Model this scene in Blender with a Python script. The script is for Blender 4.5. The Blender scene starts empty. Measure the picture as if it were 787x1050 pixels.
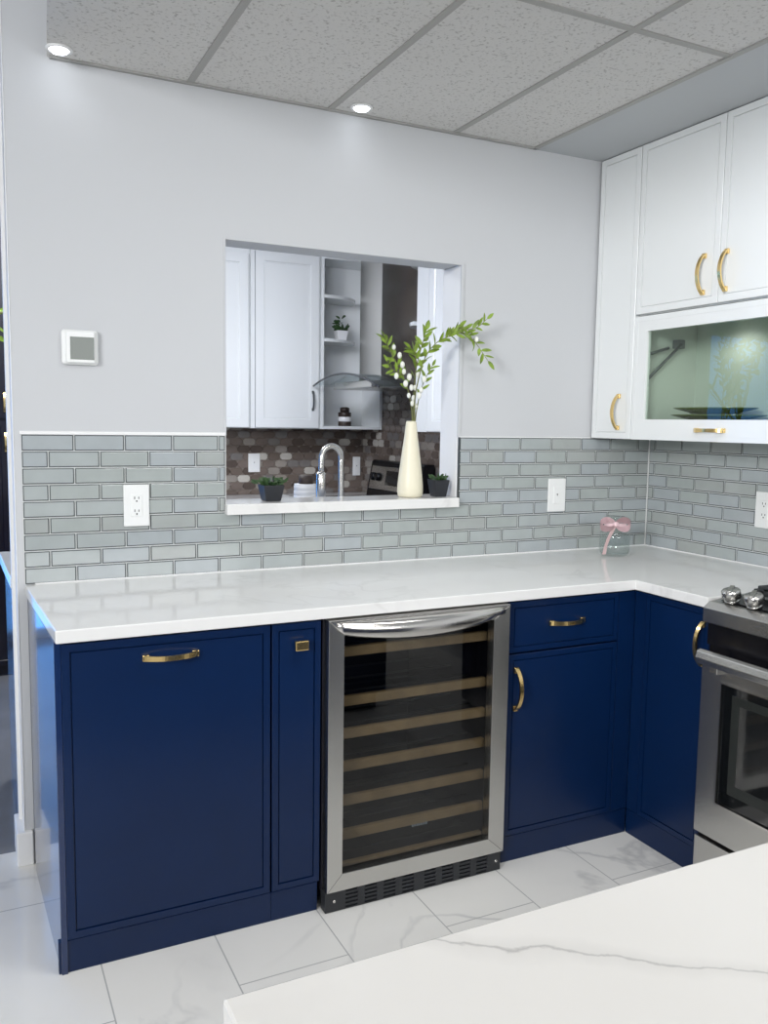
import bpy, bmesh, math, random
from mathutils import Vector, Matrix
random.seed(11)
S = bpy.context.scene
COL = S.collection
PI = math.pi

# ------------------------------------------------------------------ materials
def lin(r, g, b):
    f = lambda c: (c/255/12.92) if c/255 <= .04045 else ((c/255+.055)/1.055)**2.4
    return (f(r), f(g), f(b), 1)

def mat(name, col, rough=.5, metal=0., coat=0., bump=0., bscale=60., vary=0., vscale=6., spec=.5, emit=None, estr=0., trans=0., coat_rough=.05, aniso=None):
    m = bpy.data.materials.new(name); m.use_nodes = True
    nt = m.node_tree; N = nt.nodes; L = nt.links
    b = N['Principled BSDF']
    c = col if len(col) == 4 else (*col, 1)
    b.inputs['Base Color'].default_value = c
    b.inputs['Roughness'].default_value = rough
    b.inputs['Metallic'].default_value = metal
    b.inputs['Coat Weight'].default_value = coat
    b.inputs['Coat Roughness'].default_value = coat_rough
    b.inputs['Specular IOR Level'].default_value = spec
    if trans: b.inputs['Transmission Weight'].default_value = trans
    if emit:
        b.inputs['Emission Color'].default_value = (*emit[:3], 1); b.inputs['Emission Strength'].default_value = estr
    tc = N.new('ShaderNodeTexCoord')
    if vary:
        n = N.new('ShaderNodeTexNoise'); n.inputs['Scale'].default_value = vscale; n.inputs['Detail'].default_value = 4
        L.new(tc.outputs['Object'], n.inputs['Vector'])
        mp = N.new('ShaderNodeMapRange'); mp.inputs['To Min'].default_value = 1-vary; mp.inputs['To Max'].default_value = 1+vary
        mp.inputs['From Min'].default_value = .3; mp.inputs['From Max'].default_value = .7
        L.new(n.outputs['Fac'], mp.inputs['Value'])
        mx = N.new('ShaderNodeVectorMath'); mx.operation = 'SCALE'; mx.inputs[0].default_value = c[:3]
        L.new(mp.outputs['Result'], mx.inputs['Scale']); L.new(mx.outputs['Vector'], b.inputs['Base Color'])
    if bump:
        n2 = N.new('ShaderNodeTexNoise'); n2.inputs['Scale'].default_value = bscale; n2.inputs['Detail'].default_value = 3
        if aniso:
            mg = N.new('ShaderNodeMapping'); mg.inputs['Scale'].default_value = aniso
            L.new(tc.outputs['Object'], mg.inputs['Vector']); L.new(mg.outputs['Vector'], n2.inputs['Vector'])
        else:
            L.new(tc.outputs['Object'], n2.inputs['Vector'])
        bp = N.new('ShaderNodeBump'); bp.inputs['Strength'].default_value = bump; bp.inputs['Distance'].default_value = .002
        L.new(n2.outputs['Fac'], bp.inputs['Height']); L.new(bp.outputs['Normal'], b.inputs['Normal'])
    return m

def glass_mat(name, tint, refl=1.0, rough=.0):
    m = bpy.data.materials.new(name); m.use_nodes = True
    nt = m.node_tree; N = nt.nodes; L = nt.links
    N.remove(N['Principled BSDF'])
    t = N.new('ShaderNodeBsdfTransparent'); t.inputs['Color'].default_value = (*tint, 1)
    g = N.new('ShaderNodeBsdfGlossy'); g.inputs['Roughness'].default_value = rough; g.inputs['Color'].default_value = (1, 1, 1, 1)
    f = N.new('ShaderNodeFresnel'); f.inputs['IOR'].default_value = 1.5
    ml = N.new('ShaderNodeMath'); ml.operation = 'MULTIPLY'; ml.inputs[1].default_value = refl; ml.use_clamp = True
    x = N.new('ShaderNodeMixShader')
    gm = N.new('ShaderNodeNewGeometry'); iv = N.new('ShaderNodeMath'); iv.operation = 'SUBTRACT'; iv.inputs[0].default_value = 1
    L.new(gm.outputs['Backfacing'], iv.inputs[1]); m2 = N.new('ShaderNodeMath'); m2.operation = 'MULTIPLY'
    L.new(f.outputs['Fac'], ml.inputs[0]); L.new(ml.outputs[0], m2.inputs[0]); L.new(iv.outputs[0], m2.inputs[1]); L.new(m2.outputs[0], x.inputs['Fac'])
    L.new(t.outputs[0], x.inputs[1]); L.new(g.outputs[0], x.inputs[2]); L.new(x.outputs[0], N['Material Output'].inputs['Surface'])
    return m

def marble_mat(name, base, vein, scale, strength, rough=.12, line=None, brick=None, band=.035):
    """polished stone: thin wandering veins on a softly clouded ground; optional single long vein (line) and tile joints (brick)."""
    m = bpy.data.materials.new(name); m.use_nodes = True
    nt = m.node_tree; N = nt.nodes; L = nt.links; b = N['Principled BSDF']
    geo = N.new('ShaderNodeNewGeometry'); P = geo.outputs['Position']
    def noise(sc, det, off, dist=0.):
        mp = N.new('ShaderNodeMapping'); mp.inputs['Location'].default_value = off; L.new(P, mp.inputs['Vector'])
        n = N.new('ShaderNodeTexNoise'); n.inputs['Scale'].default_value = sc; n.inputs['Detail'].default_value = det
        n.inputs['Distortion'].default_value = dist; L.new(mp.outputs['Vector'], n.inputs['Vector']); return n.outputs['Fac']
    def math_(op, a, bb=None, clamp=False):
        q = N.new('ShaderNodeMath'); q.operation = op; q.use_clamp = clamp
        for i, v in enumerate((a, bb)):
            if v is None: continue
            if isinstance(v, (int, float)): q.inputs[i].default_value = v
            else: L.new(v, q.inputs[i])
        return q.outputs[0]
    def thin(v, centre, width):
        d = math_('ABSOLUTE', math_('SUBTRACT', v, centre))
        return math_('SUBTRACT', 1.0, math_('DIVIDE', d, width), True)
    v1 = thin(noise(scale, 5, (3.1, 1.7, .4), .6), .5, band*.45)
    mask = math_('MULTIPLY', math_('SUBTRACT', noise(scale*.8, 2, (9, 2, 5)), .47), 6.0, True)
    v = math_('MULTIPLY', v1, mask)
    cloud = math_('MULTIPLY', math_('SUBTRACT', noise(scale*1.3, 6, (1, 8, 2), .8), .5, ), 1.6, True)
    v = math_('ADD', math_('MULTIPLY', v, .8), math_('MULTIPLY', cloud, .45), True)
    v = math_('MULTIPLY', v, strength)
    if line:
        nx, ny, c, amp, w = line
        sep = N.new('ShaderNodeSeparateXYZ'); L.new(P, sep.inputs[0])
        lv = math_('ADD', math_('MULTIPLY', sep.outputs[0], nx), math_('MULTIPLY', sep.outputs[1], ny))
        wob = math_('MULTIPLY', math_('SUBTRACT', noise(8, 6, (2, 4, 1)), .5), amp)
        lv = math_('ADD', lv, wob)
        wid = math_('ADD', math_('MULTIPLY', noise(25, 2, (5, 5, 1)), w*1.6), w*.15)
        d = math_('ABSOLUTE', math_('SUBTRACT', lv, c))
        l1 = math_('SUBTRACT', 1.0, math_('DIVIDE', d, wid), True)
        halo = math_('MULTIPLY', math_('SUBTRACT', 1.0, math_('DIVIDE', d, w*6), True), .22)
        v = math_('MAXIMUM', v, math_('MULTIPLY', math_('MAXIMUM', l1, halo), .75))
    mix = N.new('ShaderNodeMix'); mix.data_type = 'RGBA'
    mix.inputs['A'].default_value = base; mix.inputs['B'].default_value = vein
    L.new(v, mix.inputs['Factor'])
    out = mix.outputs['Result']
    if brick:
        mp = N.new('ShaderNodeMapping'); L.new(P, mp.inputs['Vector'])
        sp = N.new('ShaderNodeSeparateXYZ'); L.new(P, sp.inputs[0])
        cb = N.new('ShaderNodeCombineXYZ')
        L.new(math_('ADD', sp.outputs[1], .866+6.1), cb.inputs[0]); L.new(math_('ADD', sp.outputs[0], -.123+6.1), cb.inputs[1])
        br = N.new('ShaderNodeTexBrick'); L.new(cb.outputs[0], br.inputs['Vector'])
        br.inputs['Scale'].default_value = 1; br.inputs['Brick Width'].default_value = .61; br.inputs['Row Height'].default_value = .305
        br.inputs['Mortar Size'].default_value = .0022; br.inputs['Mortar Smooth'].default_value = .3; br.inputs['Bias'].default_value = -1
        br.offset = .5; br.offset_frequency = 2
        m2 = N.new('ShaderNodeMix'); m2.data_type = 'RGBA'
        L.new(br.outputs['Fac'], m2.inputs['Factor']); L.new(out, m2.inputs['A']); m2.inputs['B'].default_value = brick
        out = m2.outputs['Result']
    L.new(out, b.inputs['Base Color']); b.inputs['Roughness'].default_value = rough
    return m

def ceiling_mat():
    m = mat('acoustic tile', (.52, .52, .50), .95)
    nt = m.node_tree; N = nt.nodes; L = nt.links; b = N['Principled BSDF']
    geo = N.new('ShaderNodeNewGeometry')
    n = N.new('ShaderNodeTexNoise'); n.inputs['Scale'].default_value = 105; n.inputs['Detail'].default_value = 3
    L.new(geo.outputs['Position'], n.inputs['Vector'])
    r = N.new('ShaderNodeValToRGB'); e = r.color_ramp.elements
    e[0].position = .30; e[0].color = (.41, .40, .385, 1); e[1].position = .44; e[1].color = (.66, .65, .635, 1)
    L.new(n.outputs['Fac'], r.inputs['Fac']); L.new(r.outputs['Color'], b.inputs['Base Color'])
    bp = N.new('ShaderNodeBump'); bp.inputs['Strength'].default_value = .5; bp.inputs['Distance'].default_value = .003
    L.new(n.outputs['Fac'], bp.inputs['Height']); L.new(bp.outputs['Normal'], b.inputs['Normal'])
    return m

M = dict(
    wall=mat('white wall paint', (.575, .586, .602), .7, bump=.06, bscale=180),
    trim=mat('white trim paint', (.84, .84, .84), .45),
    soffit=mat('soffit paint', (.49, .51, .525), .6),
    ceil=ceiling_mat(),
    grid=mat('ceiling grid metal', (.37, .365, .35), .5),
    floor=marble_mat('marble floor tile', (.84, .83, .80, 1), (.46, .46, .465, 1), 1.9, .8, .11, brick=(.47, .47, .465, 1), band=.05),
    quartz=marble_mat('white quartz', (.80, .795, .78, 1), (.52, .51, .50, 1), 3.2, .38, .1, band=.06),
    island=marble_mat('veined quartz', (.72, .70, .665, 1), (.36, .35, .34, 1), 1.6, .08, .16, line=(.6, .8, -1.566, .085, .0036)),
    navy=mat('navy cabinet lacquer', (.0014, .0140, .060), .32, spec=.3, coat=.1, vary=.05, coat_rough=.12),
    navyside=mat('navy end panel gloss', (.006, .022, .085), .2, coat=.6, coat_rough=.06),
    white=mat('white cabinet lacquer', (.80, .82, .82), .22, coat=.3),
    whitein=mat('cabinet interior white', (.62, .65, .62), .5),
    brass=mat('brushed brass', (.90, .66, .29), .24, 1., bump=.05, bscale=120),
    steel=mat('brushed stainless', (.60, .59, .565), .27, 1., bump=.06, bscale=40, aniso=(2, 2, 60)),
    steelh=mat('polished stainless', (.68, .66, .63), .2, 1.),
    black=mat('black enamel', (.006, .006, .008), .22, spec=.35),
    blackm=mat('black plastic', (.022, .024, .028), .5, bump=.1, bscale=200),
    iron=mat('cast iron', (.025, .027, .028), .6, bump=.3, bscale=150),
    cavity=mat('cooler cavity', (.006, .006, .012), .5),
    wood=mat('beech shelf wood', (.47, .32, .165), .5, vary=.15, vscale=18),
    tile=None,
    grout=mat('white grout', (.72, .73, .72), .85),
    tedge=mat('tile edge shadowline', (.05, .058, .058), .35),  # dark bevel reflections painted as a tile edge colour; also the dark edge strip
    plate=mat('white wall plate', (.84, .85, .84), .35),
    slot=mat('dark slot', (.03, .03, .03), .6),
    lcd=mat('grey lcd', (.115, .135, .115), .2),
    cream=mat('cream ceramic', (.82, .77, .60), .38),
    leaf=mat('spring leaf', (.19, .29, .03), .5, vary=.4, vscale=40),
    dleaf=mat('dark leaf', (.03, .075, .02), .5, vary=.3, vscale=40),
    stem=mat('green brown stem', (.16, .17, .05), .6),
    bud=mat('white bud', (.85, .85, .78), .6),
    potb=mat('black pot', (.02, .022, .027), .45),
    potw=mat('white pot', (.85, .85, .86), .35),
    soil=mat('soil', (.03, .02, .012), .9, bump=.5, bscale=200),
    pink=mat('pink ribbon', (.86, .63, .66), .45, bump=.1, bscale=80),
    pale=mat('pale pink ribbon tail', (.86, .68, .68), .5),
    jar=glass_mat('jar glass', (.91, .93, .925), 1.3, .02),
    mint=mat('mint lid', (.45, .70, .58), .4),
    pane=glass_mat('cabinet pane', (.84, .89, .85), 1.0),
    cpane=glass_mat('cooler pane', (.68, .69, .69), 1.05),
    hoodglass=glass_mat('hood glass', (.80, .84, .85), 1.2),
    hoodedge=mat('hood glass edge', (.03, .035, .045), .2),
    olive=mat('olive ceramic', (.16, .20, .055), .25, coat=.4),
    dark=mat('dark espresso cabinet', (.010, .008, .016), .3, coat=.2),
    brown=mat('dark brown', (.035, .022, .016), .5),
    ovenglass=mat('black oven glass', (.006, .007, .008), .06, coat=.5),
    ovenfr=mat('oven inner frame', (.018, .021, .019), .35),
    led=mat('led lens', (1, 1, 1), .4, emit=(.86, .92, 1.), estr=14),
    puck=mat('cabinet puck lens', (1, 1, 1), .4, emit=(1, .98, .95), estr=5),
    greyfloor=mat('grey floor of the next room', (.25, .25, .255), .16, vary=.12, vscale=3),
    mark=mat('pale glass mark', (.12, .14, .15), .5),
    hinge=mat('lift hinge grey', (.16, .17, .18), .4, .6),
    clear=glass_mat('door glass', (.92, .96, 1.0), 1.0),
)
TILES = [mat('glass tile %s' % n, c, .09, coat=.5, vary=.05, vscale=14) for n, c in
         (('grey', (.385, .42, .41)), ('cool grey', (.395, .43, .43)), ('warm grey', (.38, .405, .395)), ('blue grey', (.39, .425, .44)))]
HEX = [mat('mosaic %s' % n, c, .22, coat=.3, vary=.12, vscale=12) for n, c in
       (('taupe', (.14, .11, .092)), ('brown', (.095, .072, .06)), ('stone', (.28, .25, .22)), ('umber', (.17, .135, .115)), ('ivory', (.50, .47, .42)), ('grey', (.19, .175, .165)))]
M['hexgrout'] = mat('mosaic grout', (.16, .13, .11), .8)

# ------------------------------------------------------------------ mesh helpers
def BM(): return bmesh.new()

def merge(bm, tmp, mi=0):
    for f in tmp.faces: f.material_index = mi
    me = bpy.data.meshes.new('t'); tmp.to_mesh(me); tmp.free(); bm.from_mesh(me); bpy.data.meshes.remove(me)

def box(bm, x0, x1, y0, y1, z0, z1, bev=.0, seg=2, mi=0, mtx=None):
    t = bmesh.new(); bmesh.ops.create_cube(t, size=1)
    for v in t.verts:
        v.co = Vector(((x0+x1)/2+v.co.x*(x1-x0), (y0+y1)/2+v.co.y*(y1-y0), (z0+z1)/2+v.co.z*(z1-z0)))
    if bev > 0:
        bmesh.ops.bevel(t, geom=t.edges[:], offset=min(bev, .49*min(abs(x1-x0), abs(y1-y0), abs(z1-z0))), segments=seg, affect='EDGES', profile=.5)
    if mtx: t.transform(mtx)
    bmesh.ops.recalc_face_normals(t, faces=t.faces[:])
    merge(bm, t, mi)

def prism(bm, pts, z0, z1, bev=0., mi=0, axis='z', mtx=None):
    """extrude a polygon (list of 2D points) between z0 and z1 along axis."""
    t = bmesh.new()
    def P(p, z): return (p[0], p[1], z) if axis == 'z' else ((p[0], z, p[1]) if axis == 'y' else (z, p[0], p[1]))
    a = [t.verts.new(P(p, z0)) for p in pts]; b = [t.verts.new(P(p, z1)) for p in pts]
    n = len(pts)
    t.faces.new(a[::-1]); t.faces.new(b)
    for i in range(n): t.faces.new((a[i], a[(i+1) % n], b[(i+1) % n], b[i]))
    bmesh.ops.recalc_face_normals(t, faces=t.faces[:])
    if bev > 0: bmesh.ops.bevel(t, geom=t.edges[:], offset=bev, segments=2, affect='EDGES', profile=.5)
    if mtx: t.transform(mtx)
    merge(bm, t, mi)

def lathe(bm, prof, cx, cy, seg=32, mi=0, sx=1., sy=1., mtx=None, cz=0.):
    t = bmesh.new(); rings = []
    for r, z in prof:
        rings.append([t.verts.new((cx+r*sx*math.cos(2*PI*k/seg), cy+r*sy*math.sin(2*PI*k/seg), cz+z)) for k in range(seg)])
    for a, b in zip(rings, rings[1:]):
        for k in range(seg): t.faces.new((a[k], a[(k+1) % seg], b[(k+1) % seg], b[k]))
    if prof[0][0] > 1e-4: t.faces.new(rings[0][::-1])
    if prof[-1][0] > 1e-4: t.faces.new(rings[-1])
    bmesh.ops.remove_doubles(t, verts=t.verts[:], dist=1e-5)
    bmesh.ops.recalc_face_normals(t, faces=t.faces[:])
    for f in t.faces: f.smooth = True
    if mtx: t.transform(mtx)
    merge(bm, t, mi)

def frames(path):
    path = [Vector(p) for p in path]; out = []
    up = None
    for i, p in enumerate(path):
        d = (path[min(i+1, len(path)-1)]-path[max(i-1, 0)]).normalized()
        if up is None:
            up = Vector((0, 0, 1)) if abs(d.z) < .9 else Vector((0, 1, 0))
        s = d.cross(up).normalized(); up = s.cross(d).normalized()
        out.append((p, s, up))
    return out

def tube(bm, path, r, seg=10, mi=0):
    t = bmesh.new(); fr = frames(path); rings = []
    for i, (p, s, u) in enumerate(fr):
        rr = r[i] if isinstance(r, (list, tuple)) else r
        rings.append([t.verts.new(p+s*(rr*math.cos(2*PI*k/seg))+u*(rr*math.sin(2*PI*k/seg))) for k in range(seg)])
    for a, b in zip(rings, rings[1:]):
        for k in range(seg): t.faces.new((a[k], a[(k+1) % seg], b[(k+1) % seg], b[k]))
    t.faces.new(rings[0][::-1]); t.faces.new(rings[-1])
    bmesh.ops.recalc_face_normals(t, faces=t.faces[:])
    for f in t.faces: f.smooth = True
    merge(bm, t, mi)

def smooth_path(pts, n=6):
    """Catmull-Rom through pts"""
    P = [Vector(p) for p in pts]; P = [P[0]*2-P[1]]+P+[P[-1]*2-P[-2]]; out = []
    for i in range(1, len(P)-2):
        a, b, c, d = P[i-1], P[i], P[i+1], P[i+2]
        for k in range(n):
            t = k/n
            out.append(.5*((2*b)+(c-a)*t+(2*a-5*b+4*c-d)*t*t+(3*b-a-3*c+d)*t**3))
    out.append(P[-2]); return out

def leaf(bm, base, d, length, width, mi=0, curl=.15):
    d = Vector(d).normalized(); side = d.cross(Vector((random.uniform(-.4, .4), random.uniform(-1, -.3), random.uniform(-.2, .8)))).normalized()
    nrm = side.cross(d).normalized(); base = Vector(base)
    t = bmesh.new(); cols = []
    for s in (0, .18, .42, .68, .88, 1.0):
        w = width*.5*math.sin(PI*min(1, s*.93+.07))**.8 if 0 < s < 1 else .0004
        c = base+d*(s*length)+nrm*(-curl*length*s*s)
        cols.append((t.verts.new(c-side*w+nrm*w*.35), t.verts.new(c), t.verts.new(c+side*w+nrm*w*.35)))
    for a, b in zip(cols, cols[1:]):
        t.faces.new((a[0], a[1], b[1], b[0])); t.faces.new((a[1], a[2], b[2], b[1]))
    for f in t.faces: f.smooth = True
    merge(bm, t, mi)

ORG = {}
def link(o, loc=(0, 0, 0), parent=None):
    COL.objects.link(o); loc = Vector(loc)
    if parent is not None:
        o.parent = parent; o.location = loc-ORG[parent.name]
    else: o.location = loc
    ORG[o.name] = loc
    return o

def tag(o, label=None, cat=None, group=None, kind=None):
    for k, v in (('label', label), ('category', cat), ('group', group), ('kind', kind)):
        if v: o[k] = v
    return o

def obj(name, bm, mats, parent=None, loc=None, smooth=None):
    """one mesh object; bm is in world coordinates, stored relative to loc (or the parent's origin)."""
    if loc is None: loc = ORG[parent.name] if parent is not None else (0, 0, 0)
    bm.transform(Matrix.Translation(-Vector(loc)))
    me = bpy.data.meshes.new(name); bm.to_mesh(me); bm.free()
    for m in (mats if isinstance(mats, (list, tuple)) else [mats]): me.materials.append(m)
    return link(bpy.data.objects.new(name, me), loc, parent)

def thing(name, label, cat, loc, group=None):
    o = bpy.data.objects.new(name, None); o.empty_display_size = .05
    link(o, loc); return tag(o, label, cat, group)

def struct(name, bm, m): return tag(obj(name, bm, m), kind='structure')

RIGHT = Matrix(((0, 1, 0, 0), (-1, 0, 0, 0), (0, 0, 1, 0), (0, 0, 0, 1)))   # local x -> -Y, local y(in) -> +X
# in the RIGHT frame a world point (X, Y) is local (x=-Y, y=X)

def shaker(bm, x0, x1, z0, z1, y, th=.02, fw=.02, rec=.003, ch=.004, mi=0):
    """door or drawer front: slab whose face has a shallow framed recess. face at y, body behind."""
    t = bmesh.new()
    def ring(dx, yy): return [t.verts.new(p) for p in ((x0+dx, yy, z0+dx), (x1-dx, yy, z0+dx), (x1-dx, yy, z1-dx), (x0+dx, yy, z1-dx))]
    e = .0015
    rs = [ring(0, y+th), ring(0, y+e), ring(e, y), ring(fw, y)]+([ring(fw+.0008, y+rec+.0025), ring(fw+.0028, y+rec+.0025), ring(fw+.0040, y+rec*.35)] if fw < .03 else [ring(fw+ch, y+rec)])
    t.faces.new(rs[0][::-1])
    for a, b in zip(rs, rs[1:]):
        for k in range(4): t.faces.new((a[k], a[(k+1) % 4], b[(k+1) % 4], b[k]))
    t.faces.new(rs[-1])
    bmesh.ops.recalc_face_normals(t, faces=t.faces[:])
    merge(bm, t, mi)

def arch_handle(bm, c, L, vertical, y, h=.03, w=.013, mi=0, mtx=None):
    """bow pull: flat strap arching out between two broader feet, centred on c=(x,z) on the plane y."""
    t = bmesh.new(); n = 20; rings = []
    for i in range(n+1):
        u = i/n; s = -L/2+L*u; q = 1-(2*u-1)**2
        out = h*q**.75+.001; ww = w*(.5+.10*abs(2*u-1)**4); tk = .0065
        du = 2*u-1
        nx = -du*.7; nn = math.hypot(nx, 1); tx, ty = -nx/nn, 1/nn
        a, b = (s, out+tk), (s, out)
        if i in (0, n): b = (s, -.001); a = (s, .009)
        r = []
        for (ss, oo), ww2 in ((a, ww), (a, -ww), (b, -ww), (b, ww)):
            r.append(t.verts.new((c[0]+ww2, y-oo, c[1]+ss) if vertical else (c[0]+ss, y-oo, c[1]+ww2)))
        rings.append(r)
    for a, b in zip(rings, rings[1:]):
        for k in range(4): t.faces.new((a[k], a[(k+1) % 4], b[(k+1) % 4], b[k]))
    t.faces.new(rings[0]); t.faces.new(rings[-1])
    bmesh.ops.recalc_face_normals(t, faces=t.faces[:])
    merge(bm, t, mi)
    for sgn in (-1, 1):
        s = sgn*(L/2-.006); f = w*.62
        if vertical: box(bm, c[0]-f, c[0]+f, y-.010, y+.0005, c[1]+s-.009, c[1]+s+.009, .002, mi=mi)
        else: box(bm, c[0]+s-.009, c[0]+s+.009, y-.010, y+.0005, c[1]-f, c[1]+f, .002, mi=mi)

def place(bm, mtx):
    if mtx is not None: bm.transform(mtx)
    return bm

# ------------------------------------------------------------------ the setting
XR, ZT, ZC, ZCEIL = 2.536, 1.384, .914, 2.511
OX0, OX1, OZ0, OZ1 = .644, 1.566, 1.113, 2.038
WY = .008                                     # painted wall face; the tile face stands at y = 0
b = BM()
WX0 = -.020
for x0, x1, z0, z1 in ((WX0, OX0, 0, 3.2), (OX1, XR, 0, 3.2), (OX0, OX1, 0, OZ0), (OX0, OX1, OZ1, 3.2)):
    box(b, x0, x1, WY, .138, z0, z1)
struct('wall_back', b, M['wall'])
b = BM(); box(b, -4.6, -1.05, .01, .14, 0, 3.2); struct('wall_light_block', b, M['wall'])  # unseen wall added to keep front lamp light off the rear-left floor
b = BM(); box(b, XR+.008, XR+.15, -6.5, 3.0, 0, 3.2); struct('wall_right', b, M['wall'])
b = BM(); box(b, -.16, XR+.15, 3.0, 3.15, 0, 3.2); box(b, -2.6, -.16, 3.0, 3.15, 2.35, 3.2); box(b, -4.6, -2.6, 3.0, 3.15, 0, 3.2)
struct('wall_far', b, M['wall'])
b = BM(); box(b, -4.75, -4.6, -6.5, 3.15, 0, 3.2); struct('wall_left', b, M['wall'])
b = BM()
box(b, -4.6, XR+.15, -6.65, -6.5, 0, 3.2)
struct('wall_front', b, M['wall'])
b = BM(); box(b, -4.75, XR+.15, -6.65, .105, -.1, 0); struct('floor', b, M['floor'])
b = BM(); box(b, -4.75, XR+.15, .105, 3.15, -.1, -.0005); struct('floor_rear', b, M['greyfloor'])
# ceiling: tile field over the kitchen, higher plain ceiling to the left
b = BM()
prism(b, [(.103, WY), (.072, -.366), (.03, -.9), (.03, -6.5), (1.884, -6.5), (1.884, WY)], ZCEIL, ZCEIL+.02)
struct('ceiling', b, M['ceil'])
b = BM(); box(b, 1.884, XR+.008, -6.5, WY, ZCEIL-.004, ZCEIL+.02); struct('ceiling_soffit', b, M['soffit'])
b = BM(); box(b, -4.6, XR+.01, -6.5, 3.0, 3.2, 3.3); struct('ceiling_high', b, M['wall'])
b = BM(); box(b, .65, XR+.008, .138, 3.0, 2.565, 2.6); struct('ceiling_rear', b, M['trim'])
b = BM()
for x in (.53, 1.015, 1.516): box(b, x-.011, x+.011, -6.4, WY-.001, ZCEIL-.004, ZCEIL+.002)
box(b, 1.872, 1.890, -6.4, WY-.001, ZCEIL-.006, ZCEIL+.002)
for y in (-.95, -1.9, -2.85, -3.8, -4.75): box(b, .04, 1.884, y-.011, y+.011, ZCEIL-.0035, ZCEIL+.002)
box(b, .11, 1.884, WY-.016, WY-.001, ZCEIL-.006, ZCEIL+.002)
struct('trim_1', b, M['grid'])
# wall end bead and its base block
b = BM(); box(b, -.033, -.0195, .10, .142, .10, 3.1, .002); box(b, -.0225, -.0195, .006, .10, .10, 3.1, .001); struct('trim_2', b, M['trim'])
b = BM(); box(b, -.046, .004, -.010, .15, 0, .112, .004); struct('baseboard_left', b, M['trim'])
# opening corner bead: a slim raised lip round the pass-through
b = BM()
box(b, OX0-.004, OX0+.003, .004, .02, ZT, OZ1+.003, .001); box(b, OX1-.003, OX1+.010, .003, .02, ZT, OZ1+.003, .001)
box(b, OX0-.004, OX1+.010, .005, .02, OZ1-.003, OZ1+.004, .001)
struct('trim_3', b, M['wall'])
b = BM(); box(b, OX1-.0035, OX1+.001, .012, .140, OZ0+.038, OZ1-.001); box(b, OX0-.001, OX0+.0035, .012, .140, OZ0+.038, OZ1-.001); struct('lit_reveal_liner', b, M['trim'])  # white liner added: side light on the reveals put into its colour
b = BM(); box(b, -.003, OX0, -.0005, .008, ZT-.001, ZT+.010, .002); box(b, OX1, 2.21, .001, .008, ZT-.001, ZT+.003, .001)
struct('trim_4', b, M['trim'])

# glass brick tile on two walls: bevelled tiles on a grout bed
def tile_wall(name, spans, mtx, phase, nrows=9, inset_rect=None):
    """spans: list of (row-range, x0, x1); running bond, 0.1545 x rh module"""
    T = .1545; rh = (ZT-ZC)/nrows; g = .0013
    bm = BM()
    for (r0, r1, xa, xb) in spans:
        box(bm, xa, xb, .0035, .0079, ZT-rh*r1, ZT-rh*r0, mi=0)
        for r in range(r0, r1):
            zt = ZT-r*rh; zb = zt-rh
            off = phase + (0 if r % 2 == 0 else T/2)
            k0 = math.floor((xa-off)/T)-1
            for k in range(k0, k0+40):
                a = off+k*T; c = a+T
                a2, c2 = max(a, xa), min(c, xb)
                if c2-a2 < .006: continue
                la, lc, lb, lt = a2+g, c2-g, zb+g, zt-g
                ch = .0044
                if lc-la < 2.5*ch: continue
                t = bmesh.new()
                def ring(d, y): return [t.verts.new(p) for p in ((la+d, y, lb+d), (lc-d, y, lb+d), (lc-d, y, lt-d), (la+d, y, lt-d))]
                rs = [ring(0, .0036), ring(0, .0022), ring(.0009, .0010), ring(.0034, .0004), ring(ch, 0)]
                mi = 2+random.randrange(4)
                for i, (p, q) in enumerate(zip(rs, rs[1:])):
                    for kk in range(4):
                        f = t.faces.new((p[kk], p[(kk+1) % 4], q[(kk+1) % 4], q[kk])); f.material_index = 1 if i == 2 else mi
                t.faces.new(rs[-1]).material_index = mi
                bmesh.ops.recalc_face_normals(t, faces=t.faces[:])
                me = bpy.data.meshes.new('t'); t.to_mesh(me); t.free(); bm.from_mesh(me); bpy.data.meshes.remove(me)
    place(bm, mtx)
    return struct(name, bm, [M['grout'], M['tedge']]+TILES)
rhh = (ZT-ZC)/9
tile_wall('wall_back_tile', [(0, 5, 0, OX0-.002), (0, 5, OX1+.004, XR), (5, 6, 0, XR), (6, 9, 0, XR)], None, 0)
tile_wall('wall_right_tile', [(0, 9, .001, 2.2)], Matrix.Translation((XR, 0, 0)) @ RIGHT, .035)
b = BM(); box(b, OX1+.001, OX1+.0045, -.001, .008, 1.145, ZT, mi=0); struct('trim_5', b, M['tedge'])
b = BM(); box(b, XR-.0035, XR+.001, -.0035, .001, ZC, ZT); struct('trim_6', b, M['grout'])
b = BM(); box(b, .03, XR, -.003, .004, ZC, ZC+.004); box(b, XR-.003, XR+.004, -.98, -.003, ZC, ZC+.004); struct('trim_7', b, M['trim'])

# ------------------------------------------------------------------ counters
b = BM()
prism(b, [(.028, -.657), (1.884, -.657), (1.884, -.972), (XR-.001, -.972), (XR-.001, -.001), (.0, -.001)], .880, ZC, .003)
o = obj('countertop', b, M['quartz'], loc=(1.2, -.3, .88))
tag(o, 'long white quartz L-shaped countertop over the navy base cabinets', 'countertop')
b = BM(); box(b, .639, 1.557, -.030, .165, 1.114, 1.151, .003)
o = obj('pass_through_ledge', b, M['quartz'], loc=(1.1, .05, 1.114)); tag(o, 'narrow white stone ledge at the bottom of the wall opening', 'ledge')

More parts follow.
